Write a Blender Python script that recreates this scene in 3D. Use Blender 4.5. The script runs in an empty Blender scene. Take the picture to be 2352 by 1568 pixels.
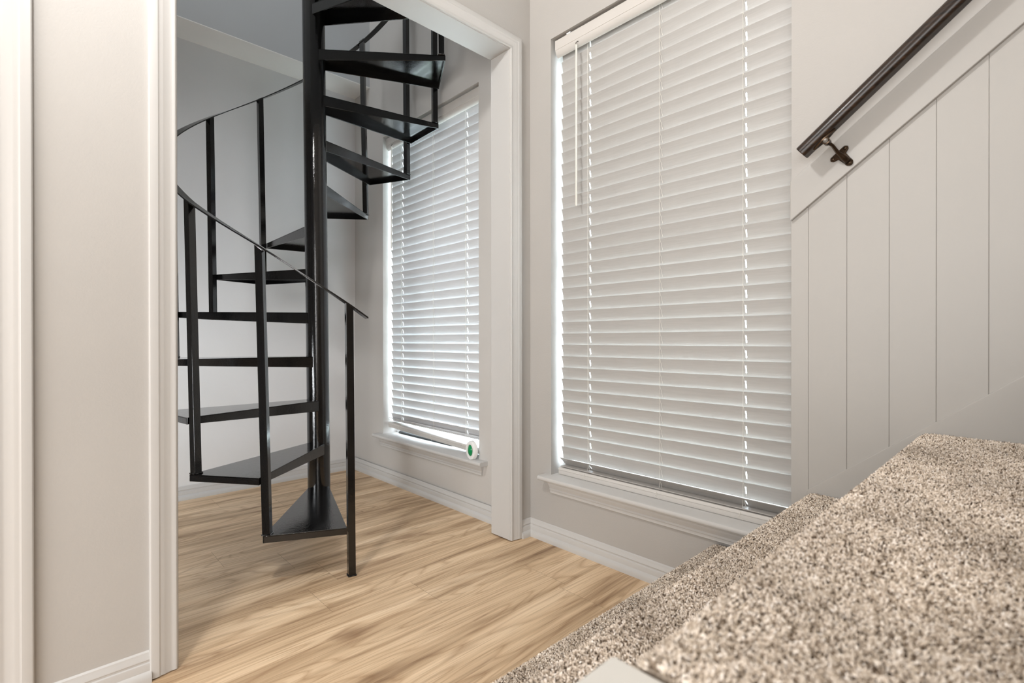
import bpy, bmesh, math, random
import numpy as np
from mathutils import Vector, Matrix

random.seed(7)
rng = np.random.default_rng(11)
C = bpy.context.scene.collection
PI = math.pi

# ------------------------------------------------------------------ helpers
def link(name, me, mat=None, parent=None, smooth=False):
    if mat is not None:
        me.materials.append(mat)
    o = bpy.data.objects.new(name, me)
    C.objects.link(o)
    if parent is not None:
        o.parent = parent
        if parent.type == 'EMPTY' and parent.location.length > 0:
            o.matrix_parent_inverse = Matrix.Translation(-parent.location)
    if smooth:
        for p in me.polygons:
            p.use_smooth = True
    return o

class MB:
    """collects shapes for ONE mesh"""
    def __init__(self):
        self.v = []; self.f = []
    def add(self, vs, fs):
        b = len(self.v)
        self.v += [tuple(map(float, p)) for p in vs]
        self.f += [tuple(b + i for i in f) for f in fs]
        return self
    def box(self, x0, x1, y0, y1, z0, z1):
        vs = [(x, y, z) for z in (z0, z1) for y in (y0, y1) for x in (x0, x1)]
        return self.add(vs, [(0, 2, 3, 1), (4, 5, 7, 6), (0, 1, 5, 4), (2, 6, 7, 3), (0, 4, 6, 2), (1, 3, 7, 5)])
    def prism(self, a, b):
        """two matching rings of points -> closed solid"""
        n = len(a)
        fs = [tuple(range(n))[::-1], tuple(range(n, 2 * n))]
        fs += [(i, (i + 1) % n, n + (i + 1) % n, n + i) for i in range(n)]
        return self.add(list(a) + list(b), fs)
    def loft(self, rings, cap=True):
        n = len(rings[0]); m = len(rings)
        vs = [p for r in rings for p in r]
        fs = []
        for k in range(m - 1):
            for i in range(n):
                j = (i + 1) % n
                fs.append((k * n + i, k * n + j, (k + 1) * n + j, (k + 1) * n + i))
        if cap:
            fs.append(tuple(range(n))[::-1]); fs.append(tuple((m - 1) * n + i for i in range(n)))
        return self.add(vs, fs)
    def tube(self, pts, r, n=8, cap=True):
        pts = [Vector(p) for p in pts]
        rr = r if isinstance(r, (list, tuple)) else [r] * len(pts)
        rings = []
        up = None
        for i, p in enumerate(pts):
            a = pts[max(i - 1, 0)]; b = pts[min(i + 1, len(pts) - 1)]
            t = (b - a).normalized()
            if up is None:
                up = Vector((0, 0, 1)) if abs(t.z) < .9 else Vector((1, 0, 0))
            s = t.cross(up).normalized(); up = s.cross(t).normalized()
            rings.append([p + (s * math.cos(2 * PI * k / n) + up * math.sin(2 * PI * k / n)) * rr[i] for k in range(n)])
        return self.loft(rings, cap)
    def build(self, name, mat=None, parent=None, smooth=False, bevel=0, seg=2, auto=None):
        me = bpy.data.meshes.new(name)
        me.from_pydata(self.v, [], self.f)
        bm = bmesh.new(); bm.from_mesh(me)
        bmesh.ops.recalc_face_normals(bm, faces=bm.faces)
        bm.to_mesh(me); bm.free()
        o = link(name, me, mat, parent, smooth)
        if auto is not None:
            for p in me.polygons: p.use_smooth = True
            me.set_sharp_from_angle(angle=auto)
        if bevel:
            m = o.modifiers.new('bevel', 'BEVEL'); m.width = bevel; m.segments = seg; m.limit_method = 'ANGLE'
            m.angle_limit = math.radians(40); m.harden_normals = False
        return o

def structure(o):
    o['kind'] = 'structure'
    return o

def tag(o, label, cat, group=None):
    o['label'] = label; o['category'] = cat
    if group: o['group'] = group
    return o

def empty(name, loc=(0, 0, 0)):
    o = bpy.data.objects.new(name, None); C.objects.link(o)
    o.location = loc; o.empty_display_size = .05
    return o

# ------------------------------------------------------------------ materials
def new_mat(name):
    m = bpy.data.materials.new(name); m.use_nodes = True
    nt = m.node_tree
    return m, nt, nt.nodes['Principled BSDF'], nt.nodes, nt.links

def N(nodes, kind, **kw):
    n = nodes.new(kind)
    for k, v in kw.items():
        if k in n.inputs: n.inputs[k].default_value = v
        else: setattr(n, k, v)
    return n

def ramp(nodes, stops):
    r = nodes.new('ShaderNodeValToRGB')
    while len(r.color_ramp.elements) < len(stops): r.color_ramp.elements.new(.5)
    for e, (p, c) in zip(r.color_ramp.elements, stops):
        e.position = p; e.color = (*c, 1) if len(c) == 3 else c
    return r

def paint(name, col, rough=.6, bump=.15, scale=260, blotch=.03, spec=.4):
    m, nt, b, n, l = new_mat(name)
    tc = N(n, 'ShaderNodeTexCoord')
    nz = N(n, 'ShaderNodeTexNoise', Scale=scale, Detail=3.0)
    big = N(n, 'ShaderNodeTexNoise', Scale=2.2, Detail=4.0)
    l.new(tc.outputs['Object'], nz.inputs['Vector']); l.new(tc.outputs['Object'], big.inputs['Vector'])
    lo = tuple(c * (1 - blotch) for c in col); hi = tuple(min(1, c * (1 + blotch)) for c in col)
    r = ramp(n, [(.3, lo), (.7, hi)])
    l.new(big.outputs['Fac'], r.inputs['Fac']); l.new(r.outputs['Color'], b.inputs['Base Color'])
    bp = N(n, 'ShaderNodeBump', Strength=bump, Distance=.002)
    l.new(nz.outputs['Fac'], bp.inputs['Height']); l.new(bp.outputs['Normal'], b.inputs['Normal'])
    b.inputs['Roughness'].default_value = rough; b.inputs['Specular IOR Level'].default_value = spec
    return m

M = {}
M['wall'] = paint('warm_grey_wall_paint', (.42, .402, .381), .62, .18, 230)
M['leftwall'] = paint('left_wall_paint_lit', (.455, .438, .417), .62, .18, 230)  # same paint as the right wall; its light is put into the tone
M['stairwall'] = paint('stair_room_wall_paint_lit', (.52, .50, .475), .6, .16, 230)  # same wall paint again, lightened to imitate light in the stair room
M['backwall'] = paint('back_wall_paint_lit', (.70, .70, .70), .6, .16, 230)  # same paint made much lighter and neutral: brightness painted into the colour
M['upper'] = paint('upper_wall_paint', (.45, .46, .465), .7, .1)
M['ceil'] = paint('ceiling_paint', (.66, .65, .63), .8, .25, 120)
M['strip'] = paint('ceiling_strip_paint_lit', (.80, .785, .75), .8, .1)  # underside lightened, bounced light put into the colour
M['trim'] = paint('white_trim_paint', (.535, .525, .510), .38, .10, 90, .02, .5)
M['panel'] = paint('panel_paint', (.40, .384, .362), .45, .12, 60, .025, .45)
M['stringer'] = paint('cream_stringer_paint', (.62, .60, .56), .4, .1, 70)

def slat_mat(name, col):
    m, nt, b, n, l = new_mat(name)
    tc = N(n, 'ShaderNodeTexCoord'); mp = N(n, 'ShaderNodeMapping'); mp.inputs['Scale'].default_value = (5, 90, 90)
    nz = N(n, 'ShaderNodeTexNoise', Scale=1.6, Detail=5.0, Distortion=1.2)
    oi = N(n, 'ShaderNodeObjectInfo'); ad = N(n, 'ShaderNodeVectorMath', operation='ADD'); mu = N(n, 'ShaderNodeVectorMath', operation='SCALE')
    cx = N(n, 'ShaderNodeCombineXYZ')
    for k in 'XYZ': l.new(oi.outputs['Random'], cx.inputs[k])
    mu.inputs['Scale'].default_value = 40
    l.new(cx.outputs[0], mu.inputs[0]); l.new(tc.outputs['Object'], ad.inputs[0]); l.new(mu.outputs[0], ad.inputs[1])
    l.new(ad.outputs[0], mp.inputs['Vector']); l.new(mp.outputs[0], nz.inputs['Vector'])
    r = ramp(n, [(.35, tuple(c * .93 for c in col)), (.65, col)])
    l.new(nz.outputs['Fac'], r.inputs['Fac']); l.new(r.outputs['Color'], b.inputs['Base Color'])
    bp = N(n, 'ShaderNodeBump', Strength=.12, Distance=.001)
    l.new(nz.outputs['Fac'], bp.inputs['Height']); l.new(bp.outputs['Normal'], b.inputs['Normal'])
    b.inputs['Roughness'].default_value = .45
    return m
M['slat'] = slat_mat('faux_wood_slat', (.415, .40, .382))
M['slat_far'] = slat_mat('faux_wood_slat_far_lit', (.58, .58, .585))  # lit copy of the slat: brighter, cooler window glow in the colour
M['valance'] = paint('valance_vinyl', (.56, .535, .505), .4, .04, 60)
M['cord'] = paint('blind_cord', (.72, .70, .64), .7, .05)
M['wand'] = paint('tilt_wand_vinyl', (.72, .69, .63), .3, .02)
M['vinyl'] = paint('window_vinyl', (.8, .82, .83), .35, .02)
M['dark'] = paint('dark_track_metal', (.05, .052, .055), .5, .1)

# glossy black enamel of the spiral stair, brushed on and chipped in places
m, nt, b, n, l = new_mat('black_enamel')
tc = N(n, 'ShaderNodeTexCoord')
nz = N(n, 'ShaderNodeTexNoise', Scale=70.0, Detail=4.0, Roughness=.6)
vo = N(n, 'ShaderNodeTexNoise', Scale=260.0, Detail=2.0)
l.new(tc.outputs['Object'], nz.inputs['Vector']); l.new(tc.outputs['Object'], vo.inputs['Vector'])
r = ramp(n, [(.72, (.004, .004, .0042)), (.80, (.02, .011, .006))])
l.new(nz.outputs['Fac'], r.inputs['Fac']); l.new(r.outputs['Color'], b.inputs['Base Color'])
rr = ramp(n, [(.3, (.05,) * 3), (.75, (.15,) * 3)])
l.new(nz.outputs['Fac'], rr.inputs['Fac']); l.new(rr.outputs['Color'], b.inputs['Roughness'])
mx = N(n, 'ShaderNodeMath', operation='ADD'); l.new(nz.outputs['Fac'], mx.inputs[0]); l.new(vo.outputs['Fac'], mx.inputs[1])
bp = N(n, 'ShaderNodeBump', Strength=.26, Distance=.0012)
l.new(mx.outputs[0], bp.inputs['Height']); l.new(bp.outputs['Normal'], b.inputs['Normal'])
b.inputs['Specular IOR Level'].default_value = .55; b.inputs['Coat Weight'].default_value = .15; b.inputs['Coat Roughness'].default_value = .06
M['black'] = m

# dark stained rail wood
m, nt, b, n, l = new_mat('dark_stained_wood')
tc = N(n, 'ShaderNodeTexCoord'); mp = N(n, 'ShaderNodeMapping'); mp.inputs['Rotation'].default_value = (0, math.radians(38.7), 0); mp.inputs['Scale'].default_value = (5, 140, 140)
nz = N(n, 'ShaderNodeTexNoise', Scale=1.5, Detail=5.0)
l.new(tc.outputs['Object'], mp.inputs['Vector']); l.new(mp.outputs[0], nz.inputs['Vector'])
r = ramp(n, [(.35, (.010, .006, .004)), (.6, (.030, .016, .009)), (.75, (.055, .028, .014))])
l.new(nz.outputs['Fac'], r.inputs['Fac']); l.new(r.outputs['Color'], b.inputs['Base Color'])
b.inputs['Roughness'].default_value = .30; b.inputs['Specular IOR Level'].default_value = .32; b.inputs['Coat Weight'].default_value = .08; b.inputs['Coat Roughness'].default_value = .12
M['rail'] = m
m, nt, b, n, l = new_mat('oil_rubbed_bronze')
nz = N(n, 'ShaderNodeTexNoise', Scale=60.0); r = ramp(n, [(.4, (.045, .03, .02)), (.75, (.09, .055, .03))])
l.new(nz.outputs['Fac'], r.inputs['Fac']); l.new(r.outputs['Color'], b.inputs['Base Color'])
b.inputs['Metallic'].default_value = .85; b.inputs['Roughness'].default_value = .25
M['bronze'] = m
m, nt, b, n, l = new_mat('brushed_screw_steel')
nz = N(n, 'ShaderNodeTexNoise', Scale=90.0); r = ramp(n, [(.3, (.07, .062, .052)), (.8, (.13, .115, .10))])
l.new(nz.outputs['Fac'], r.inputs['Fac']); l.new(r.outputs['Color'], b.inputs['Base Color'])
b.inputs['Metallic'].default_value = .9; b.inputs['Roughness'].default_value = .35
M['screw'] = m
m, nt, b, n, l = new_mat('green_gel')
nz = N(n, 'ShaderNodeTexNoise', Scale=40.0); r = ramp(n, [(.3, (.0, .16, .05)), (.8, (.01, .34, .11))])
l.new(nz.outputs['Fac'], r.inputs['Fac']); l.new(r.outputs['Color'], b.inputs['Base Color'])
b.inputs['Roughness'].default_value = .15
M['green'] = m
M['whiteplastic'] = paint('white_plastic', (.80, .80, .79), .3, .02)

# clear thin glass
m, nt, b, n, l = new_mat('window_glass')
tr = N(n, 'ShaderNodeBsdfTransparent'); gl = N(n, 'ShaderNodeBsdfGlossy', Roughness=.02)
fr = N(n, 'ShaderNodeLayerWeight'); fr.inputs['Blend'].default_value = .12; ms = N(n, 'ShaderNodeMixShader')
tr.inputs['Color'].default_value = (.95, .98, .97, 1)
l.new(fr.outputs[0], ms.inputs['Fac']); l.new(tr.outputs[0], ms.inputs[1]); l.new(gl.outputs[0], ms.inputs[2])
l.new(ms.outputs[0], n['Material Output'].inputs['Surface'])
M['glass'] = m

# lawn outside
m, nt, b, n, l = new_mat('lawn')
nz = N(n, 'ShaderNodeTexNoise', Scale=14.0, Detail=6.0); r = ramp(n, [(.34, (.34, .45, .28)), (.48, (.60, .63, .60)), (.7, (.68, .70, .70))])
l.new(nz.outputs['Fac'], r.inputs['Fac']); l.new(r.outputs['Color'], b.inputs['Base Color']); b.inputs['Roughness'].default_value = .9
M['lawn'] = m

# plank floor: grain runs along Y; every plank carries its own random number
m, nt, b, n, l = new_mat('oak_plank')
tc = N(n, 'ShaderNodeTexCoord'); at = N(n, 'ShaderNodeAttribute', attribute_name='plank')
sep = N(n, 'ShaderNodeSeparateXYZ'); l.new(at.outputs['Vector'], sep.inputs[0])
off = N(n, 'ShaderNodeVectorMath', operation='SCALE'); off.inputs['Scale'].default_value = 37.0
l.new(at.outputs['Vector'], off.inputs[0])
ad = N(n, 'ShaderNodeVectorMath', operation='ADD'); l.new(tc.outputs['Object'], ad.inputs[0]); l.new(off.outputs[0], ad.inputs[1])
def mapped(sc):
    mp = N(n, 'ShaderNodeMapping'); mp.inputs['Scale'].default_value = sc
    l.new(ad.outputs[0], mp.inputs['Vector']); return mp.outputs[0]
# cathedral figure: contour lines of a stretched noise
nA = N(n, 'ShaderNodeTexNoise', Scale=1.0, Detail=1.5, Roughness=.35, Distortion=.35); l.new(mapped((8.5, .95, 1)), nA.inputs['Vector'])
mul = N(n, 'ShaderNodeMath', operation='MULTIPLY'); mul.inputs[1].default_value = 19.0; l.new(nA.outputs['Fac'], mul.inputs[0])
frc = N(n, 'ShaderNodeMath', operation='PINGPONG'); frc.inputs[1].default_value = .5; l.new(mul.outputs[0], frc.inputs[0])
rA = ramp(n, [(0, (1,) * 3), (.07, (.6,) * 3), (.24, (0,) * 3), (1, (0,) * 3)]); l.new(frc.outputs[0], rA.inputs['Fac'])
# fine fibres
nB = N(n, 'ShaderNodeTexNoise', Scale=1.0, Detail=4.0, Roughness=.6); l.new(mapped((430, 5, 1)), nB.inputs['Vector'])
# broad bands of tone
nC = N(n, 'ShaderNodeTexNoise', Scale=1.0, Detail=3.0, Roughness=.55, Distortion=.5); mpC = N(n, 'ShaderNodeMapping'); mpC.inputs['Scale'].default_value = (17, 1.0, 1); l.new(tc.outputs['Object'], mpC.inputs['Vector']); l.new(mpC.outputs[0], nC.inputs['Vector'])
# dark mineral streaks / knots
nD = N(n, 'ShaderNodeTexNoise', Scale=1.0, Detail=3.0, Roughness=.5, Distortion=.6); l.new(mapped((15, 2.4, 1)), nD.inputs['Vector'])
rC = ramp(n, [(.26, (.27, .165, .088)), (.39, (.50, .345, .205)), (.53, (.69, .505, .32)), (.72, (.82, .64, .44))])
l.new(nC.outputs['Fac'], rC.inputs['Fac'])
mixA = N(n, 'ShaderNodeMix', data_type='RGBA', blend_type='MULTIPLY')
mixA.inputs[7].default_value = (.60, .50, .41, 1)
fa = N(n, 'ShaderNodeMath', operation='MULTIPLY'); fa.inputs[1].default_value = .55; l.new(rA.outputs['Color'], fa.inputs[0])
l.new(fa.outputs[0], mixA.inputs[0]); l.new(rC.outputs['Color'], mixA.inputs[6])
rB = ramp(n, [(.28, (.62, .57, .52)), (.47, (.98, .97, .96)), (.72, (1.10, 1.10, 1.10))]); l.new(nB.outputs['Fac'], rB.inputs['Fac'])
mixB = N(n, 'ShaderNodeMix', data_type='RGBA', blend_type='MULTIPLY'); mixB.inputs[0].default_value = .9
l.new(mixA.outputs[2], mixB.inputs[6]); l.new(rB.outputs['Color'], mixB.inputs[7])
rD = ramp(n, [(.635, (0,) * 3), (.76, (1,) * 3)]); l.new(nD.outputs['Fac'], rD.inputs['Fac'])
mixD = N(n, 'ShaderNodeMix', data_type='RGBA', blend_type='MULTIPLY'); mixD.inputs[7].default_value = (.42, .33, .27, 1)
fd = N(n, 'ShaderNodeMath', operation='MULTIPLY'); fd.inputs[1].default_value = .8; l.new(rD.outputs['Color'], fd.inputs[0])
l.new(fd.outputs[0], mixD.inputs[0]); l.new(mixB.outputs[2], mixD.inputs[6])
hs = N(n, 'ShaderNodeHueSaturation'); l.new(mixD.outputs[2], hs.inputs['Color'])
mr = N(n, 'ShaderNodeMapRange'); mr.inputs['To Min'].default_value = .95; mr.inputs['To Max'].default_value = 1.05
l.new(sep.outputs['X'], mr.inputs['Value']); l.new(mr.outputs[0], hs.inputs['Value'])
hs.inputs['Saturation'].default_value = .97
l.new(hs.outputs[0], b.inputs['Base Color'])
bp = N(n, 'ShaderNodeBump', Strength=.16, Distance=.0008); l.new(nB.outputs['Fac'], bp.inputs['Height']); l.new(bp.outputs['Normal'], b.inputs['Normal'])
b.inputs['Roughness'].default_value = .5; b.inputs['Specular IOR Level'].default_value = .35
M['oak'] = m
M['gap'] = paint('plank_gap', (.24, .175, .115), .8, .05)

# carpet backing and pile
m, nt, b, n, l = new_mat('carpet_backing')
tc = N(n, 'ShaderNodeTexCoord')
nz = N(n, 'ShaderNodeTexVoronoi', Scale=330.0); l.new(tc.outputs['Object'], nz.inputs['Vector'])
r = ramp(n, [(.0, (.16, .125, .095)), (.8, (.30, .25, .20))]); l.new(nz.outputs['Distance'], r.inputs['Fac']); l.new(r.outputs['Color'], b.inputs['Base Color'])
b.inputs['Roughness'].default_value = 1; b.inputs['Specular IOR Level'].default_value = 0
M['backing'] = m
m, nt, b, n, l = new_mat('carpet_pile')
hi = N(n, 'ShaderNodeHairInfo'); tc = N(n, 'ShaderNodeTexCoord')
r = ramp(n, [(0, (.06, .042, .03)), (.12, (.19, .14, .10)), (.25, (.52, .445, .36)), (.60, (.73, .645, .555)), (.88, (.84, .77, .695)), (1, (.92, .87, .82))])
l.new(hi.outputs['Random'], r.inputs['Fac'])
rI = ramp(n, [(0, (.50, .475, .44)), (.55, (1.0, 1.0, 1.0)), (1, (1.08, 1.08, 1.08))]); l.new(hi.outputs['Intercept'], rI.inputs['Fac'])  # roots tinted darker, painting the shade between tufts
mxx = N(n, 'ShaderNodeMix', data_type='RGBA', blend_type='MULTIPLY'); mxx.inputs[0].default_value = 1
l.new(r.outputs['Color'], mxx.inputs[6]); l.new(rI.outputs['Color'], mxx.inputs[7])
nM = N(n, 'ShaderNodeTexNoise', Scale=5.0, Detail=3.0); l.new(tc.outputs['Object'], nM.inputs['Vector'])
rM = ramp(n, [(.34, (.95, .935, .92)), (.62, (1.22, 1.22, 1.22))]); l.new(nM.outputs['Fac'], rM.inputs['Fac'])
mx2 = N(n, 'ShaderNodeMix', data_type='RGBA', blend_type='MULTIPLY'); mx2.inputs[0].default_value = 1
l.new(mxx.outputs[2], mx2.inputs[6]); l.new(rM.outputs['Color'], mx2.inputs[7]); l.new(mx2.outputs[2], b.inputs['Base Color'])
b.inputs['Roughness'].default_value = .85; b.inputs['Specular IOR Level'].default_value = .1
M['pile'] = m

# ------------------------------------------------------------------ dimensions
W1, W2 = 1.581, 1.560            # window wall, front room and stair room
WO = 1.72                        # its outer face
PX0, PX1 = -1.660, -1.545        # partition
YL, YR, ZS = .272, 1.455, 2.0755 # cased opening
BX = -3.160                      # back wall of the stair room
ZC = 2.46
STAIR_Y0 = -.95
WIN1 = dict(x0=-1.4225, x1=-.4945, z0=.262, z1=2.116, w=W1)
WIN2 = dict(x0=-2.790, x1=-1.871, z0=.258, z1=2.097, w=W2)

# ------------------------------------------------------------------ floor of single planks
def make_floor():
    wv = .1935; x_ref = -1.5305; L = 1.22
    known = {0: .677, 1: .960, -2: .706, -3: .517, -7: .690, -6: .937, 2: 1.342, -4: 1.187}   # seam (Y) of row k, row k spans x_ref+(k-1)w .. x_ref+k*w
    vs, fs, mi, col = [], [], [], []
    def quad(x0, x1, y0, y1, z, mat, c):
        b0 = len(vs)
        vs.extend([(x0, y0, z), (x1, y0, z), (x1, y1, z), (x0, y1, z)]); fs.append((b0, b0 + 1, b0 + 2, b0 + 3)); mi.append(mat); col.append(c)
    X0, X1, Y0, Y1 = -3.4, 2.4, -3.0, 1.74
    quad(X0, X1, Y0, Y1, -.0012, 1, (0, 0, 0))
    k = int(math.floor((X0 - x_ref) / wv))
    while x_ref + (k - 1) * wv < X1:
        a, b_ = max(X0, x_ref + (k - 1) * wv), min(X1, x_ref + k * wv)
        s = known.get(k, (k * .437) % L)
        y = s - 4 * L
        while y < Y1:
            c = (random.random(), random.random(), random.random())
            y0, y1 = max(y, Y0), min(y + L, Y1)
            if y1 - y0 > .01 and b_ - a > .01:
                g = .0003
                quad(a + g * .2, b_ - g * .2, y0 + g * 1.3, y1 - g * 1.3, 0, 0, c)
            y += L
        k += 1
    me = bpy.data.meshes.new('floor'); me.from_pydata(vs, [], fs)
    me.materials.append(M['oak']); me.materials.append(M['gap'])
    me.polygons.foreach_set('material_index', mi)
    ca = me.attributes.new('plank', 'FLOAT_VECTOR', 'FACE')
    ca.data.foreach_set('vector', [x for c in col for x in c])
    return structure(link('floor', me))
make_floor()

# ------------------------------------------------------------------ walls
def wall_with_window(name, xa, xb, w, ztop, win, mat):
    mb = MB()
    mb.box(xa, win['x0'], w, WO, 0, ztop); mb.box(win['x1'], xb, w, WO, 0, ztop)
    mb.box(win['x0'], win['x1'], w, WO, 0, win['z0']); mb.box(win['x0'], win['x1'], w, WO, win['z1'], ztop)
    return structure(mb.build(name, mat))
wall_with_window('wall_right', PX1, 2.4, W1, 4.9, WIN1, M['wall'])
wall_with_window('wall_right_stair_room', -3.3, PX0 + .05, W2, 4.9, WIN2, M['stairwall'])
mb = MB()
mb.box(PX0, PX1, -3.0, -.823, 0, 4.9); mb.box(PX0, PX1, -.063, YL - .016, 0, 4.9); mb.box(PX0, PX1, -.823, -.063, ZS, 4.9); mb.box(PX0, PX1, YR + .016, WO - .01, 0, 4.9); mb.box(PX0, PX1, YL - .016, YR + .016, ZS + .016, 4.9)
structure(mb.build('wall_left', M['leftwall']))
structure(MB().box(BX - .12, BX, STAIR_Y0, W2 + .05, 0, ZC + .1).build('wall_back', M['backwall']))
structure(MB().box(-3.3, PX0, STAIR_Y0 - .12, STAIR_Y0, 0, 4.9).build('wall_stair_side', M['stairwall']))
structure(MB().box(BX, -2.955, STAIR_Y0, W2, ZC + .004, 4.9).build('wall_upper', M['upper']))
structure(MB().box(BX, -2.955, STAIR_Y0, W2, ZC, ZC + .004).build('ceiling_strip', M['strip']))
structure(MB().box(-2.955, PX0, STAIR_Y0, -.2, ZC, 4.9).build('ceiling_stair_room', M['ceil']))
structure(MB().box(-3.3, PX1, STAIR_Y0 - .1, WO, 4.9, 5.0).build('ceiling_upper', M['ceil']))
structure(MB().box(PX1, 2.4, -3.0, WO, 3.6, 3.7).build('ceiling', M['ceil']))
structure(MB().box(PX0, 2.4, -3.12, -3.0, 0, 3.7).build('wall_front', M['wall']))
structure(MB().box(2.4, 2.52, -3.0, WO, 0, 3.7).build('wall_end', M['wall']))

# ------------------------------------------------------------------ casing of the opening and its jamb
CAS = [(0, 0), (0, .007), (.003, .0092), (.008, .0094), (.0105, .0084), (.016, .0088), (.028, .0116), (.0305, .0126), (.036, .0128), (.038, .0134), (.0405, .0150), (.054, .0158), (.0575, .0150), (.060, .012), (.060, 0)]
def casing(name, yl, yr, zt, x, mat):
    rings = []
    for (yy, zz, sy, sz) in ((yl, .004, -1, 0), (yl, zt, -1, 1), (yr, zt, 1, 1), (yr, .004, 1, 0)):
        rings.append([(x + t, yy + sy * w, zz + sz * w) for w, t in CAS])
    mb = MB()
    mb.loft(rings, cap=True)
    return structure(mb.build(name, M['trim'], auto=math.radians(28)))
casing('trim_1', YL - .003, YR + .003, ZS + .003, PX1, M['trim'])
mb = MB()
mb.box(PX0 - .002, PX1 + .0006, YL - .016, YL, .005, ZS + .016); mb.box(PX0 - .002, PX1 + .0006, YR, YR + .016, .005, ZS + .016); mb.box(PX0 - .002, PX1 + .0006, YL, YR, ZS, ZS + .016)
structure(mb.build('trim_2', M['trim'], bevel=.0015))
# casing of the neighbouring doorway at the far left, only its right leg in view
casing('trim_3', -.820, -.0600, ZS, PX1, M['trim'])
door = MB(); door.box(PX1 - .070, PX1 - .035, -.820, -.066, .006, ZS - .003)
for ya, yb in ((-.735, -.475), (-.411, -.151)):
    for za, zb in ((.25, .95), (1.08, 1.93)):
        door.box(PX1 - .036, PX1 - .031, ya, yb, za, zb)
door = structure(door.build('door_1', M['trim'], bevel=.003))
kn = MB(); kn.tube([(PX1 - .036, -.75, .95), (PX1 - .005, -.75, .95), (PX1 + .004, -.75, .95), (PX1 + .020, -.75, .95), (PX1 + .028, -.75, .95)], [.012, .010, .024, .026, .010], 20)
kn.build('door_handle', M['bronze'], door, smooth=True)

# ------------------------------------------------------------------ baseboards with a shoe moulding
BASE = [(0, 0), (.022, 0), (.022, .012), (.0205, .018), (.0165, .0245), (.0125, .0270), (.0125, .042), (.0115, .0455), (.0085, .0475), (.0085, .051), (.0105, .054), (.0095, .058), (.006, .0635), (.0045, .070), (0, .0735)]
def base(name, p0, p1, nrm):
    """straight run from p0 to p1 (xy), profile pushed along nrm; ends mitred by 45 deg when given"""
    mb = MB()
    (x0, y0, m0), (x1, y1, m1) = p0, p1
    d = Vector((x1 - x0, y1 - y0)).normalized()
    rings = []
    for (x, y, mi) in ((x0, y0, m0), (x1, y1, m1)):
        rings.append([(x + nrm[0] * t + d.x * mi * t, y + nrm[1] * t + d.y * mi * t, z) for t, z in BASE])
    mb.loft(rings)
    return structure(mb.build(name, M['trim'], auto=math.radians(28)))
base('baseboard_right', (PX1, W1, 1), (-.66, W1, 0), (0, -1))
base('baseboard_corner', (PX1, YR + .060, 0), (PX1, W1, -1), (1, 0))
base('baseboard_left', (PX1, .000, 0), (PX1, YL - .060, 0), (1, 0))
base('baseboard_stair_room', (BX, W2 - .008, 1), (PX0, W2 - .008, 0), (0, -1))
base('baseboard_back', (BX, STAIR_Y0, 0), (BX, W2 - .008, -1), (1, 0))

# ------------------------------------------------------------------ windows
def make_window(name, win, sill_x0, sill_x1, sill_z, nose):
    root = structure(empty(name))
    x0, x1, z0, z1, w = (win[k] for k in ('x0', 'x1', 'z0', 'z1', 'w'))
    ya, yb = w + .095, WO - .005
    f = MB(); t = .035
    f.box(x0, x0 + t, ya, yb, sill_z, z1); f.box(x1 - t, x1, ya, yb, sill_z, z1)
    f.box(x0 + t, x1 - t, ya, yb, z1 - t, z1); f.box(x0 + t, x1 - t, ya, yb, sill_z, sill_z + t)
    zm = (sill_z + z1) / 2
    f.box(x0 + t, x1 - t, ya + .012, yb - .006, zm - .018, zm + .018)
    f.build('window_frame', M['vinyl'], root, bevel=.002)
    g = MB(); g.add([(x0 + t, ya + .02, sill_z + t), (x1 - t, ya + .02, sill_z + t), (x1 - t, ya + .02, zm - .018), (x0 + t, ya + .02, zm - .018)], [(0, 1, 2, 3)]); g.build('pane', M['glass'], root)
    g = MB(); g.add([(x0 + t, ya + .03, zm + .018), (x1 - t, ya + .03, zm + .018), (x1 - t, ya + .03, z1 - t), (x0 + t, ya + .03, z1 - t)], [(0, 1, 2, 3)]); g.build('pane', M['glass'], root)
    # stool with rounded nose, horns running past the opening
    yn = w - nose
    prof = [(yb - .02, sill_z), (yn + .006, sill_z), (yn + .002, sill_z - .002), (yn, sill_z - .007), (yn, sill_z - .013), (yn + .003, sill_z - .018), (yn + .007, sill_z - .020), (yb - .02, sill_z - .020)]
    s = MB()
    s.loft([[(x, y, z) for y, z in prof] for x in (x0 + .0005, x1 - .0005)])
    hp = [(y if y < w else w, z) for y, z in prof]
    hp = [(w, sill_z)] + prof[1:-1] + [(w, sill_z - .020)]
    s.loft([[(x, y, z) for y, z in hp] for x in (sill_x0, x0 + .0005)]); s.loft([[(x, y, z) for y, z in hp] for x in (x1 - .0005, sill_x1)])
    s.build('window_sill', M['trim'], root, auto=math.radians(35))
    # apron moulding under the stool
    za = sill_z - .020
    ap = [(0, 0), (.021, 0), (.021, -.010), (.0185, -.014), (.0185, -.017), (.015, -.024), (.0115, -.033), (.0125, -.036), (.0125, -.040), (.0105, -.042), (.0105, -.052), (.006, -.056), (0, -.056)]
    a = MB()
    xa, xb = sill_x0 + .028, sill_x1 - .028
    a.loft([[(xx + sg * (-z) * .16, w - t_, za + z) for t_, z in ap] for xx, sg in ((xa, 1), (xb, -1))])
    a.build('apron', M['trim'], root, auto=math.radians(28))
    return root
win1 = make_window('window_1', WIN1, -1.455, -.462, .284, .052)
win2 = make_window('window_2', WIN2, -2.842, -1.806, .276, .050)
# dark gasket showing under the far blind
MB().tube([(-2.735, W2 + .085, .2825), (-2.50, W2 + .083, .283), (-2.2, W2 + .083, .281)], [.009, .007, .004], 8).build('window_gasket', M['dark'], win2, smooth=True)

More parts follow.
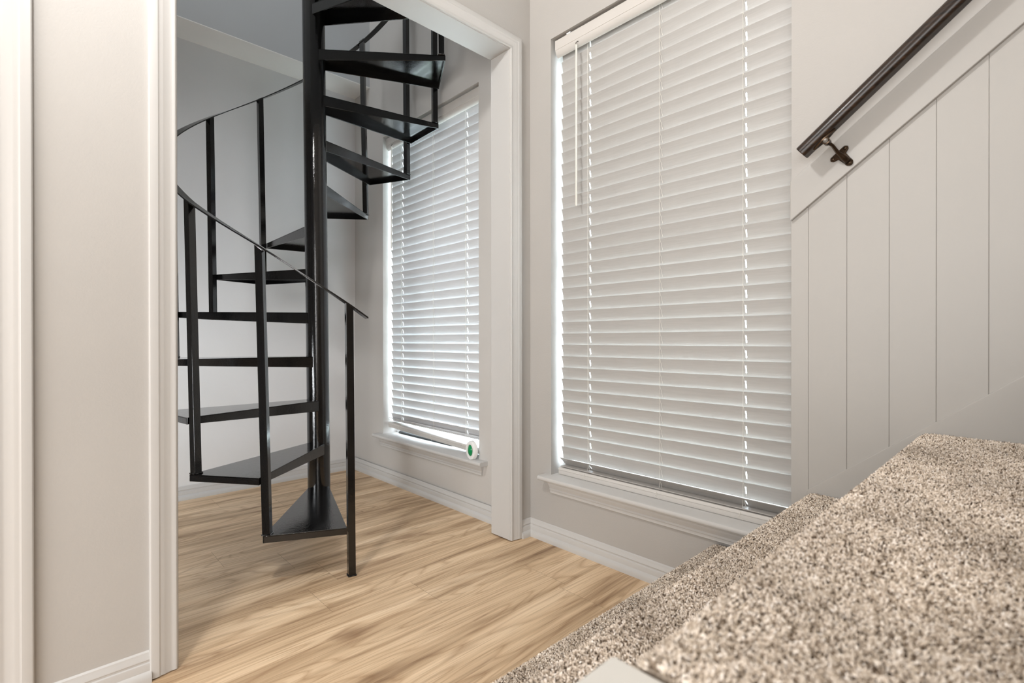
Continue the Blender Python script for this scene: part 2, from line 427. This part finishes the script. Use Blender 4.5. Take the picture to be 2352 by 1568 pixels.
# ------------------------------------------------------------------ blinds
SW, ST = .0530, .0026           # slat width and thickness
def slat_mesh(L, holes, dy, dz):
    """slat centred at the origin, long axis X, room edge up; slots let the lift cords through"""
    xs = sorted({-L / 2, L / 2, *[h - .0021 for h in holes], *[h + .0021 for h in holes], *np.linspace(-L / 2, L / 2, 5)})
    vsn = [0, .12, .27, .42, .58, .73, .88, 1]
    hole_cols = {i for i in range(len(xs) - 1) for h in holes if h - .003 < (xs[i] + xs[i + 1]) / 2 < h + .003 and xs[i + 1] - xs[i] < .0065}
    ln = math.hypot(dy, dz); u = (dy / ln, -dz / ln); nn = (-dz / ln, -dy / ln)   # nn points to the room
    def P(x, v, side):
        s = (v - .5) * SW
        cr = .0022 * (1 - (2 * v - 1) ** 2)          # crown, bulging to the window
        o = -cr + (ST / 2 if side else -ST / 2)
        return (x, u[0] * s + nn[0] * o, u[1] * s + nn[1] * o)
    me = MB(); idx = {}
    def vid(i, j, s):
        k = (i, j, s)
        if k not in idx:
            idx[k] = len(me.v); me.v.append(P(xs[i], vsn[j], s))
        return idx[k]
    nx, nv = len(xs) - 1, len(vsn) - 1
    solid = lambda i, j: 0 <= i < nx and 0 <= j < nv and not (i in hole_cols and j in (2, 3, 4))
    for i in range(nx):
        for j in range(nv):
            if not solid(i, j): continue
            for s in (0, 1):
                me.f.append((vid(i, j, s), vid(i + 1, j, s), vid(i + 1, j + 1, s), vid(i, j + 1, s)))
            if not solid(i - 1, j): me.f.append((vid(i, j, 0), vid(i, j + 1, 0), vid(i, j + 1, 1), vid(i, j, 1)))
            if not solid(i + 1, j): me.f.append((vid(i + 1, j, 0), vid(i + 1, j + 1, 0), vid(i + 1, j + 1, 1), vid(i + 1, j, 1)))
            if not solid(i, j - 1): me.f.append((vid(i, j, 0), vid(i + 1, j, 0), vid(i + 1, j, 1), vid(i, j, 1)))
            if not solid(i, j + 1): me.f.append((vid(i, j + 1, 0), vid(i + 1, j + 1, 0), vid(i + 1, j + 1, 1), vid(i, j + 1, 1)))
    m_ = bpy.data.meshes.new('slat'); m_.from_pydata(me.v, [], me.f)
    bm = bmesh.new(); bm.from_mesh(m_); bmesh.ops.recalc_face_normals(bm, faces=bm.faces); bm.to_mesh(m_); bm.free()
    for p in m_.polygons: p.use_smooth = True
    m_.set_sharp_from_angle(angle=math.radians(40))
    return m_

def make_blind(name, label, xa, xb, yc, zref, pitch, ztop_val, val_h, val_y, zlow, ladders, holes, wand, rail, mat, wand_len, ystep=.012, last=None):
    root = empty(name, ((xa + xb) / 2, yc, rail[0][1]))
    tag(root, label, 'window blind')
    L = xb - xa; xm = (xa + xb) / 2
    sm = slat_mesh(L, [h - xm for h in holes], ystep, .0516)
    sm.materials.append(mat)
    k = math.floor((ztop_val - val_h + .018 - zref) / pitch)
    zs = []
    z = zref + k * pitch
    while z > zlow:
        zs.append(z); z -= pitch
    if last: zs.append(last)
    for i, z in enumerate(zs):
        o = bpy.data.objects.new('slat', sm); C.objects.link(o); o.parent = root
        o.matrix_parent_inverse = Matrix.Translation(-root.location)
        o.location = (xm + random.uniform(-.0012, .0012), yc, z - .0258)
        if i > len(zs) - 2:
            o.rotation_euler.x = math.radians(46 if last else 34); o.location.z = z - (.0135 if last else .0165)
    # headrail valance: flat face with a coved foot
    yv = val_y; zt = ztop_val; zb = zt - val_h
    prof = [(yv, zt), (yv, zb + .004), (yv + .0015, zb + .003), (yv + .0015, zb), (yv + .006, zb - .012), (yv + .014, zb - .020), (yv + .020, zb - .022), (yv + .020, zb - .014), (yv + .010, zb), (yv + .010, zt - .004), (yv + .055, zt - .004), (yv + .055, zt)]
    v = MB(); v.loft([[(x, y, z_) for y, z_ in prof] for x in (xa - .008, xb + .008)])
    v.build('valance', M['valance'], root, auto=math.radians(30))
    h = MB(); h.box(xa, xb, yv + .018, yv + .052, zb - .006, zt - .006); h.build('headrail', M['vinyl'], root)
    c = MB(); c.box(xa + .055, xa + .075, yv - .0012, yv + .03, zt, zt + .005); c.build('mounting_clip', M['vinyl'], root)
    # bottom rail
    (rx0, rz0), (rx1, rz1) = rail
    bp_ = [(-.022, -.009), (-.0245, -.004), (-.0245, .008), (-.0265, .010), (-.0265, .014), (-.0225, .0195), (-.015, .021), (.018, .021), (.024, .015), (.024, -.005), (.020, -.0095), (-.018, -.0095)]
    r_ = MB(); r_.loft([[(rx0, yc + a, rz0 + b_) for a, b_ in bp_], [(rx1, yc + a, rz1 + b_) for a, b_ in bp_]])
    r_.build('bottom_rail', M['valance'], root, auto=math.radians(40))
    # a slat lying flat on the rail
    fl = MB(); t0, t1 = .0245, .0275
    fl.prism([(rx0 + .01, yc - .022, rz0 + t0), (rx0 + .01, yc + .027, rz0 + t0), (rx0 + .01, yc + .027, rz0 + t1), (rx0 + .01, yc - .022, rz0 + t1)],
             [(rx1, yc - .022, rz1 + t0), (rx1, yc + .027, rz1 + t0), (rx1, yc + .027, rz1 + t1), (rx1, yc - .022, rz1 + t1)])
    if not last: fl.build('stacked_slat', mat, root)
    # ladder strings: front and back string, rungs, and the loose tail under the last slat
    yf, yb = yc - ystep / 2 - .0022, yc + ystep / 2 + .003
    for x in ladders:
        s = MB()
        rz = rz0 + (rz1 - rz0) * (x - rx0) / (rx1 - rx0)
        s.tube([(x, yf, zb - .015), (x, yf, zs[-1] - .02), (x - .002, yf - .004, rz + .018)], .0006, 5)
        for i, z in enumerate(zs):
            s.tube([(x, yf, z + .002), (x + .006, yf + .0015, z - .020), (x + .010, yf + .004, z - .042)], .00055, 5)
        # tail
        pts = [(x - .002, yf - .004, rz + .018)]
        for q in range(1, 12):
            a = q / 11
            pts.append((x - .002 + .009 * math.sin(a * 9) * a, yc - .027 - .003 * math.sin(a * 5), rz + .018 - .030 * a))
        s.tube(pts, .0006, 5)
        s.build('ladder_string', M['cord'], root)
    # tilt wand on its hook
    wx, wz1 = wand
    w_ = MB(); yw = yv - .002
    w_.tube([(wx, yw - .004, wz1 - .012), (wx + .0008, yw - .006, wz1 - wand_len)], [.0042, .0042], 6)
    w_.tube([(wx + .0008, yw - .006, wz1 - wand_len), (wx + .0008, yw - .006, wz1 - wand_len - .006)], [.0042, .0030], 6)
    wo = w_.build('tilt_wand', M['wand'], root)
    hk = MB(); hk.tube([(wx, yw - .004, wz1 - .014), (wx - .003, yw - .004, wz1 - .004), (wx, yw + .002, wz1 + .004), (wx + .003, yw + .010, wz1 + .006), (wx + .004, yw + .018, wz1 + .004)], .0014, 6)
    hk.build('wand_hook', M['screw'], wo)
    hk.objects = None
    return root

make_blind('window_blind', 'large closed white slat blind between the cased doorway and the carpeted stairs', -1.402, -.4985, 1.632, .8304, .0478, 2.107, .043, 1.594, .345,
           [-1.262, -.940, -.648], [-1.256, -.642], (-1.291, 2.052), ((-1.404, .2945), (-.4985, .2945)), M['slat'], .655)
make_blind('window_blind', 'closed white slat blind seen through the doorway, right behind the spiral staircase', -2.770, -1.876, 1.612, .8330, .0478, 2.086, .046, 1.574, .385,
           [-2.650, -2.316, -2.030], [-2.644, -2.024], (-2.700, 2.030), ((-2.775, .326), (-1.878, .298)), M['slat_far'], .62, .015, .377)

# ------------------------------------------------------------------ spiral staircase
RISE, Z1, RT = .1989, .1810, .6033
PH0, DPH, WPH = -.2392, -.4750, -.4582
LIPO, LIPI, IA, IB = .0245, .0489, .023, .0445
def axis(z):
    zo = .85 + (z - .85) / 1.056
    return (1.056 * (-2.1721 - .0060 * zo), 1.056 * (.9052 - .0074 * zo))
sp = empty('spiral_staircase', (*axis(0), 0))
tag(sp, 'glossy black steel spiral staircase with wedge treads around a thick pole', 'spiral staircase')
mb = MB()
rings = []
for z in (0.0, 1.0, 2.0, 3.0, 4.4):
    ax = axis(z); rings.append([(ax[0] + .0492 * math.cos(2 * PI * k / 48), ax[1] + .0492 * math.sin(2 * PI * k / 48), z) for k in range(48)])
mb.loft(rings); mb.build('center_pole', M['black'], sp, auto=math.radians(40))
mb = MB(); ax = axis(0)
mb.loft([[(ax[0] + r * math.cos(2 * PI * k / 40), ax[1] + r * math.sin(2 * PI * k / 40), z) for k in range(40)] for r, z in ((.075, 0), (.075, .006), (.060, .008))])
mb.build('base_plate', M['black'], sp)

def tread(n):
    z = Z1 + (n - 1) * RISE; cx, cy = axis(z)
    ph = PH0 + (n - 1) * DPH; m_ = ph + WPH / 2
    d = Vector((math.cos(m_), math.sin(m_))); t = Vector((-math.sin(m_), math.cos(m_))); c = Vector((cx, cy))
    of = c + RT * Vector((math.cos(ph), math.sin(ph))); orr = c + RT * Vector((math.cos(ph + WPH), math.sin(ph + WPH)))
    inf = c + IA * d + IB * t; inr = c + IA * d - IB * t
    T = .0048
    mb = MB()
    ring = [of, orr, inr, inf]
    mb.prism([(p.x, p.y, z - T) for p in ring], [(p.x, p.y, z) for p in ring])
    def flange(a, b, ha, hb, inward):
        q = inward * T
        mb.prism([(a.x, a.y, z - .0005), (a.x + q.x, a.y + q.y, z - .0005), (a.x + q.x, a.y + q.y, z - ha), (a.x, a.y, z - ha)],
                 [(b.x, b.y, z - .0005), (b.x + q.x, b.y + q.y, z - .0005), (b.x + q.x, b.y + q.y, z - hb), (b.x, b.y, z - hb)])
    cen = (of + orr + inr + inf) / 4
    def inw(a, b):
        e = (b - a).normalized(); p = Vector((-e.y, e.x))
        return p if p.dot(cen - a) > 0 else -p
    flange(of, inf, LIPO, LIPI, inw(of, inf)); flange(orr, inr, LIPO, LIPI, inw(orr, inr)); flange(of, orr, LIPO, LIPO, inw(of, orr))
    return mb.build('tread', M['black'], sp, bevel=.0008, seg=1)
NT = 13
for n_ in range(1, NT + 1): tread(n_)

HH = .781
dh_key = [(-1, .020), (0, .0163), (1, .0061), (2, -.0222), (3, -.024), (4, -.026), (5, -.0139), (6, -.0061), (7, .010), (8, .0221), (9, .035), (10, .038), (14, .04)]
def dh(t): return float(np.interp(t, [a for a, _ in dh_key], [b_ for _, b_ in dh_key]))
def rail_pt(t, dr=0, off=.022):
    z = Z1 + t * RISE + HH + dh(t); a = PH0 + t * DPH + off; c = axis(z)
    return Vector((c[0] + (.591 + dr) * math.cos(a), c[1] + (.591 + dr) * math.sin(a), z))
mb = MB(); rings = []
for i in range(0, 161):
    t = -.25 + i * (13.3 / 160)
    p = rail_pt(t); a = PH0 + t * DPH + .022; rad = Vector((math.cos(a), math.sin(a), 0))
    hw, th = .0165, .0062
    up = Vector((0, 0, 1))
    rings.append([p + rad * hw, p + rad * hw + up * th, p - rad * hw + up * th, p - rad * hw])
mb.loft(rings); mb.build('handrail', M['black'], sp, bevel=.0008, seg=1, auto=math.radians(40))

def bal(k):
    """square tube: foot on tread k, past the front corner of tread k+1, up to the handrail"""
    zb = 0 if k == 0 else Z1 + (k - 1) * RISE
    offs = {0: .0307, 1: .0095, 2: .0145, 5: .0275, 6: .0382, 8: .0505}
    ot = offs.get(k, .03)
    zt = Z1 + k * RISE + HH + dh(k) + .001
    rings = []
    for z, R_, o_ in ((zb, .5846, .0301), (zt, .5905, ot)):
        c = axis(z); a = PH0 + k * DPH + o_
        ce = Vector((c[0] + R_ * math.cos(a), c[1] + R_ * math.sin(a))); d = Vector((math.cos(a), math.sin(a))); t = Vector((-d.y, d.x)); h = .0127
        sl = DPH and RISE / (DPH * R_)      # top cut to the slope of the rail
        rings.append([(*(ce + d * i * h + t * j * h), z + (sl * j * h if z == zt else 0)) for i, j in ((1, 1), (-1, 1), (-1, -1), (1, -1))])
    mb = MB(); mb.loft(rings)
    # weld bead round the foot
    c = axis(zb); a = PH0 + k * DPH + .0301
    ce = Vector((c[0] + .5846 * math.cos(a), c[1] + .5846 * math.sin(a))); d = Vector((math.cos(a), math.sin(a))); t = Vector((-d.y, d.x))
    loop = []
    for q in range(17):
        i = q % 16; s = i / 16 * 4; e = int(s); f = s - e
        cs = [(1, 1), (-1, 1), (-1, -1), (1, -1), (1, 1)]
        u = cs[e][0] * (1 - f) + cs[e + 1][0] * f; v = cs[e][1] * (1 - f) + cs[e + 1][1] * f
        loop.append((*(ce + d * u * .0135 + t * v * .0135), zb + .002))
    mb.tube(loop, [.0026 + .0008 * math.sin(q * 2.1) for q in range(17)], 6, cap=False)
    return mb.build('baluster', M['black'], sp, bevel=.0012, seg=2)
for k in range(0, NT): bal(k)

# ------------------------------------------------------------------ carpeted stairs
NOSE = [(-.7245, .2000), (-.4520, .4210), (-.2050, .6200), (.040, .8190), (.285, 1.018), (.530, 1.217), (.775, 1.416), (1.020, 1.615), (1.265, 1.814)]
SY0, SY1 = .313, W1 - .012
st = empty('carpeted_stairs', (-.70, .95, 0))
tag(st, 'stairs in speckled beige-brown carpet climbing right along the panelled wall', 'stairs')
def step_profile(i):
    """points (x, z) and outward normals from the foot of the riser, round the bullnose, to the next riser"""
    xn, zt = NOSE[i]; zp = 0 if i == 0 else NOSE[i - 1][1]
    xnext = NOSE[i + 1][0] if i + 1 < len(NOSE) else xn + .25
    r = .022; xr = xn + .022
    pts = [(xr + .008, zp, -1, .0)]
    for q in range(1, 6): pts.append((xr + .008 - .006 * q / 5, zp + (zt - zp - 2.2 * r) * q / 5, -1, 0))
    for q in range(1, 12):
        a = -PI / 2 * .72 + (PI * .86) * q / 11
        a2 = PI + .25 * PI - (q / 11) * (.75 * PI)
        pts.append((xn + r + r * math.cos(a2), zt - r + r * math.sin(a2), math.cos(a2), math.sin(a2)))
    for q in range(1, 9):
        x = xn + r + (xnext + .022 - xn - r + .03) * q / 8
        pts.append((x, zt - .0015 * math.sin(q / 8 * PI), 0, 1))
    return pts
STEPS = []
for i in range(len(NOSE) - 1):
    pr = step_profile(i)
    ylo = SY0 if i >= 2 else .05
    mb = MB(); ny = 12
    ys = np.linspace(ylo, SY1, ny)
    zlow = 0.0
    ring = [(x, z) for x, z, _, _ in pr]
    xe = ring[-1][0]
    poly = ring + [(xe, zlow), (ring[0][0], zlow)] if i == 0 else ring + [(xe, ring[0][1] - .02), (ring[0][0], ring[0][1] - .02)]
    mb.loft([[(x, y, z) for x, z in poly] for y in ys])
    o = mb.build('step', M['backing'], st, auto=math.radians(50))
    STEPS.append((o, pr, ylo))

def pile(step, pr, ylo, dens, ln):
    P = np.array([(x, z) for x, z, _, _ in pr]); Nn = np.array([(a, b_) for _, _, a, b_ in pr])
    seg = np.hypot(*np.diff(P, axis=0).T); cum = np.concatenate([[0], np.cumsum(seg)])
    area = cum[-1] * (SY1 - ylo); n_ = int(area * dens)
    sp_ = 1 / math.sqrt(dens)
    nu = max(2, int(cum[-1] / sp_)); nv = max(2, int((SY1 - ylo) / sp_))
    uu, vv = np.meshgrid((np.arange(nu) + .5) / nu, (np.arange(nv) + .5) / nv)
    s = (uu.ravel() + rng.uniform(-.6, .6, uu.size) / nu) * cum[-1]; y = ylo + (vv.ravel() + rng.uniform(-.6, .6, uu.size) / nv) * (SY1 - ylo)
    s = np.clip(s, 0, cum[-1]); y = np.clip(y, ylo, SY1)
    x = np.interp(s, cum, P[:, 0]); z = np.interp(s, cum, P[:, 1]); nx = np.interp(s, cum, Nn[:, 0]); nz = np.interp(s, cum, Nn[:, 1])
    nn = np.stack([nx, np.zeros_like(nx), nz], 1); nn /= np.linalg.norm(nn, axis=1, keepdims=True)
    n_ = len(x)
    # slow swirl of the lie plus individual scatter
    sw = np.stack([np.sin(x * 31 + y * 17) + np.sin(y * 43 - x * 11), np.sin(y * 29 + 2 + x * 23), np.zeros(n_)], 1) * .22
    le = sw + rng.normal(0, .34, (n_, 3))
    l_ = ln * rng.uniform(.65, 1.2, n_)[:, None]
    base_ = np.stack([x, y, z], 1) - nn * .001
    dirn = nn + le; dirn /= np.linalg.norm(dirn, axis=1, keepdims=True)
    d2 = nn * .55 + le * 1.2 + rng.normal(0, .35, (n_, 3)); d2 /= np.linalg.norm(d2, axis=1, keepdims=True)
    p1 = base_ + dirn * l_ * .55; p2 = p1 + d2 * l_ * .45
    p1[:, 1] = np.minimum(p1[:, 1], W1 - .012); p2[:, 1] = np.minimum(p2[:, 1], W1 - .012)
    co = np.stack([base_, p1, p2], 1).reshape(-1, 3).astype(np.float32)
    hc = bpy.data.hair_curves.new('carpet_pile')
    hc.add_curves([3] * n_)
    hc.points.foreach_set('position', co.ravel())
    ra = hc.attributes.new('radius', 'FLOAT', 'POINT')
    w = rng.uniform(.75, 1.25, n_)[:, None] * np.array([[.0008, .00095, .0006]])
    ra.data.foreach_set('value', w.astype(np.float32).ravel())
    hc.materials.append(M['pile'])
    o = bpy.data.objects.new('carpet_pile', hc); C.objects.link(o); o.parent = step
    o['kind'] = 'stuff'
    return o
for i, (o, pr, ylo) in enumerate(STEPS):
    pile(o, pr, ylo if i >= 2 else max(ylo, .25), (250000, 250000, 330000)[i] if i < 3 else 60000, .0060)
# painted side stringer with a flat cap beside the third step
prof = [(-.219, 0)]
for i in range(2, len(NOSE) - 1):
    prof += [(NOSE[i][0] - .014, NOSE[i][1] - .002), (NOSE[i + 1][0] - .014, NOSE[i][1] - .002)]
prof += [(prof[-1][0], 0)]
mb = MB(); mb.prism([(x, SY0 - .13, z) for x, z in prof], [(x, SY0 - .002, z) for x, z in prof])
mb.build('side_stringer', M['stringer'], st, bevel=.004, seg=3)

# skirt board, panelling and sloping cap rail on the wall above the stairs (setting)
def slab(name, pts, y0, y1, mat, bevel=0):
    mb = MB(); mb.prism([(x, y0, z) for x, z in pts], [(x, y1, z) for x, z in pts])
    return structure(mb.build(name, mat, bevel=bevel))
sk = lambda x: .430 + .803 * (x + .45)
slab('trim_4', [(-.452, .0), (1.5, .0), (1.5, sk(1.5)), (-.452, sk(-.452))], W1 - .010, W1 + .001, M['panel'], .0015)
capl = lambda x: 1.195 + .752 * (x + .486)
capu = lambda x: 1.308 + .752 * (x + .486)
slab('trim_5', [(-.4935, capl(-.4935)), (1.5, capl(1.5)), (1.5, capu(1.5)), (-.4935, capu(-.4935))], W1 - .016, W1 + .001, M['panel'], .002)
mb = MB(); gx = [-.4945, -.450] + [-.450 + .0921 * k for k in range(1, 22)]
for a, b_ in zip(gx[:-1], gx[1:]):
    g = .00015
    lo = (lambda x: 0.0) if a < -.46 else sk
    pts = [(a + g, lo(a) - .01), (b_ - g, lo(b_) - .01), (b_ - g, capl(b_) + .01), (a + g, capl(a) + .01)]
    if a < -.46: pts[0] = (a, lo(a)); pts[3] = (a, capl(a) + .01)
    mb.prism([(x, W1 - .004, z) for x, z in pts], [(x, W1 + .001, z) for x, z in pts])
structure(mb.build('trim_6', M['panel'], bevel=.0011, seg=2))

# ------------------------------------------------------------------ wall handrail
hr = empty('handrail', (-.44, 1.505, 1.34))
tag(hr, 'dark stained wooden handrail sloping up the panelled wall on a bronze bracket', 'handrail')
d = Vector((.32, 0, .257)).normalized(); nrm = Vector((-d.z, 0, d.x)); side = Vector((0, 1, 0))
p0 = Vector((-.4455, 1.505, 1.3525))
def rail_ring(p, sc=1):
    out = []
    for k in range(28):
        a = 2 * PI * k / 28
        u, v = .0205 * math.cos(a), .0205 * math.sin(a)
        v = max(v, -.0150)
        out.append(p + side * u * sc + nrm * v * sc)
    return out
mb = MB(); mb.loft([rail_ring(p0, .93), rail_ring(p0 + d * .002), rail_ring(p0 + d * 2.3)])
mb.build('rail', M['rail'], hr, auto=math.radians(35))
br = empty('bracket', (0, 0, 0)); br.parent = hr; br.matrix_parent_inverse = Matrix.Translation(-hr.location)
def sub(mbx, name, mat, **kw):
    o = mbx.build(name, mat, br, **kw); return o
q = p0 + d * .056 - nrm * .0150            # saddle point under the rail
mb = MB()
ring = []
for k in range(24):
    a = 2 * PI * k / 24
    ring.append((.033 * math.cos(a), .011 * math.sin(a) * (1 - .45 * abs(math.cos(a)))))
mb.prism([q + d * u + side * v for u, v in ring], [q + d * u * .93 + side * v * .9 - nrm * .004 for u, v in ring])
sub(mb, 'saddle', M['bronze'], auto=math.radians(40))
mb = MB()
rr_ = .0088
mb.loft([[q - nrm * .010 + side * s_ + (d * math.cos(2 * PI * k / 20) + nrm * math.sin(2 * PI * k / 20)) * r_ for k in range(20)] for s_, r_ in ((-.010, .006), (-.009, rr_), (.007, rr_), (.009, .006))])
sub(mb, 'knuckle', M['bronze'], auto=math.radians(40))
mb = MB()
mb.loft([[q - nrm * .010 + side * s_ + (d * math.cos(2 * PI * k / 16) + nrm * math.sin(2 * PI * k / 16)) * r_ for k in range(16)] for s_, r_ in ((-.0105, .0062), (-.0118, .0058), (-.0122, .004))])
sub(mb, 'screw', M['screw'], auto=math.radians(40))
# wall plate on the sloping trim: long body with two ears, three screws
wy = W1 - .016
pc = Vector((-.3725, wy, 1.348))
ax_d = -nrm                                   # plate hangs square to the rail
def blob(mbx, c, r, h, n=20):
    mbx.loft([[Vector(c) + Vector((math.cos(2 * PI * k / n) * rr2, -yy, math.sin(2 * PI * k / n) * rr2)) for k in range(n)] for rr2, yy in ((r, 0), (r, h * .6), (r * .8, h * .92), (r * .45, h))])
end = pc + ax_d * .036
mb = MB()
pl = []
for (u, v) in ((-.006, -.010), (-.006, -.021), (.001, -.026), (.008, -.022), (.012, -.011), (.030, -.0095), (.040, -.009), (.046, -.004), (.047, 0), (.046, .004), (.040, .009), (.030, .0095), (.012, .011), (.008, .022), (.001, .026), (-.006, .021), (-.006, .010)):
    pl.append(pc + ax_d * u + d * v)
mb.prism([p for p in pl], [p + Vector((0, -.006, 0)) for p in pl])
sub(mb, 'wall_plate', M['bronze'], bevel=.002, seg=2, auto=math.radians(40))
mb = MB()
mb.tube([q - nrm * .010 + side * .002, q - nrm * .020 + side * .020 + d * .002, pc + ax_d * .004 + Vector((0, -.028, 0)), pc + ax_d * .018 + Vector((0, -.014, 0)), pc + ax_d * .034 + Vector((0, -.006, 0))], [.0048, .0042, .0050, .0075, .0088], 14)
sub(mb, 'arm', M['bronze'], smooth=True)
for c in (pc + d * .018 + ax_d * .001, pc - d * .018 + ax_d * .001, pc + ax_d * .039):
    mb = MB(); blob(mb, c + Vector((0, -.006, 0)), .0045, .003); sub(mb, 'screw', M['bronze'], smooth=True)

# ------------------------------------------------------------------ air freshener on the far sill
fx, fy, fz = -1.893, 1.533, .276
af = empty('air_freshener', (fx, fy, fz))
tag(af, 'small round white air freshener with green centre standing on the far window sill', 'air freshener')
af_r, zc_ = .0455, .044
def disc(r, y, flat=True, n=48):
    out = []
    for k in range(n):
        a = 2 * PI * k / n
        z = r * math.sin(a)
        if flat: z = max(z, -zc_ + .0005)
        out.append((r * .88 * math.cos(a), y, z + zc_))
    return out
R15 = Matrix.Rotation(math.radians(-7), 3, 'Z')
def placed(rings): return [[tuple(R15 @ Vector(p) + Vector((fx, fy, fz))) for p in r_] for r_ in rings]
mb = MB(); mb.loft(placed([disc(.040, .012), disc(af_r, .008), disc(af_r, -.006), disc(.043, -.0105), disc(.034, -.0125), disc(.028, -.0115), disc(.0265, -.008)]))
mb.build('body', M['whiteplastic'], af, auto=math.radians(40))
mb = MB(); mb.loft(placed([[(x * .78, y, (z - zc_) * 1.0 + zc_) for x, y, z in disc(r_, y_, False)] for r_, y_ in ((.0268, -.0075), (.0262, -.0110), (.020, -.0150), (.010, -.0172), (.002, -.0178))]))
mb.build('gel_window', M['green'], af, smooth=True)

# ------------------------------------------------------------------ outside
structure(MB().box(-14, 12, WO + .3, 22, -.35, -.25).build('ground', M['lawn']))

# ------------------------------------------------------------------ light
sc = bpy.context.scene
w = bpy.data.worlds.new('overcast_sky'); sc.world = w; w.use_nodes = True
bg = w.node_tree.nodes['Background']; bg.inputs['Color'].default_value = (.80, .895, 1, 1); bg.inputs['Strength'].default_value = 20.0
def area(name, loc, rot, size, power, col, sy=None):
    L = bpy.data.lights.new(name, 'AREA'); L.energy = power; L.color = col; L.size = size
    if sy: L.shape = 'RECTANGLE'; L.size_y = sy
    o = bpy.data.objects.new(name, L); C.objects.link(o); o.location = loc; o.rotation_euler = rot
    return o
def point(name, loc, power, col, r):
    L = bpy.data.lights.new(name, 'POINT'); L.energy = power; L.color = col; L.shadow_soft_size = r
    o = bpy.data.objects.new(name, L); C.objects.link(o); o.location = loc
    return o
def aim(o, target):
    o.rotation_euler = (Vector(target) - o.location).to_track_quat('-Z', 'Y').to_euler()
point('ceiling_lamp', (-.95, -.14, 2.38), 60, (1, .99, .975), .07)
point('landing_lamp', (.90, .36, 3.4), 9, (1, .99, .97), .10)
area('room_soft_fill', (.6, -1.2, 3.5), (0, 0, 0), 2.4, 8, (1, .995, .985))  # added soft fill to flatten the lighting, no fixture here
area('upstairs_daylight', (-2.3, .55, 4.7), (0, 0, 0), 1.2, 34, (.90, .95, 1))
aim(area('front_fill', (1.7, -2.2, 1.35), (0, 0, 0), 1.5, 40, (1, .995, .99)), (-2.6, 1.0, .6))  # added fill that carries light through the opening to the back wall
aim(area('rear_fill', (.1, -2.85, .9), (0, 0, 0), 2.4, 100, (.98, .99, 1), 1.4), (-.2, 1.6, -.20))  # added fill behind the camera, brightens the low window wall; window is invented
stair_fill = area('stair_room_fill', (-1.74, -.48, .50), (0, 0, 0), .5, 10, (.95, .975, 1)); stair_fill.data.spread = math.radians(105)  # added fill hidden behind the partition to brighten the back wall
aim(stair_fill, (-3.16, .90, .80))

# ------------------------------------------------------------------ camera
F, YAW, PIT, ROL = 1155.7, .8102, .0024, -.0011
fw = Vector((-math.sin(YAW) * math.cos(PIT), math.cos(YAW) * math.cos(PIT), -math.sin(PIT)))
r0 = Vector((math.cos(YAW), math.sin(YAW), 0)); u0 = r0.cross(fw)
rx = r0 * math.cos(ROL) + u0 * math.sin(ROL); ux = -r0 * math.sin(ROL) + u0 * math.cos(ROL)
cam = bpy.data.cameras.new('camera'); cam.sensor_width = 36; cam.sensor_fit = 'HORIZONTAL'; cam.lens = F * 36 / 2352; cam.clip_start = .02
cam.dof.use_dof = True; cam.dof.focus_distance = 2.05; cam.dof.aperture_fstop = 5.0
co = bpy.data.objects.new('camera', cam); C.objects.link(co)
co.matrix_world = Matrix(((rx.x, ux.x, -fw.x, 0), (rx.y, ux.y, -fw.y, 0), (rx.z, ux.z, -fw.z, .85), (0, 0, 0, 1)))
sc.camera = co

sc.view_settings.view_transform = 'Standard'
sc.view_settings.look = 'None'
sc.view_settings.exposure = 0.0
sc.cycles.use_denoising = True
sc.cycles.max_bounces = 10; sc.cycles.diffuse_bounces = 6; sc.cycles.glossy_bounces = 4; sc.cycles.transparent_max_bounces = 12
sc.cycles.sample_clamp_indirect = 8
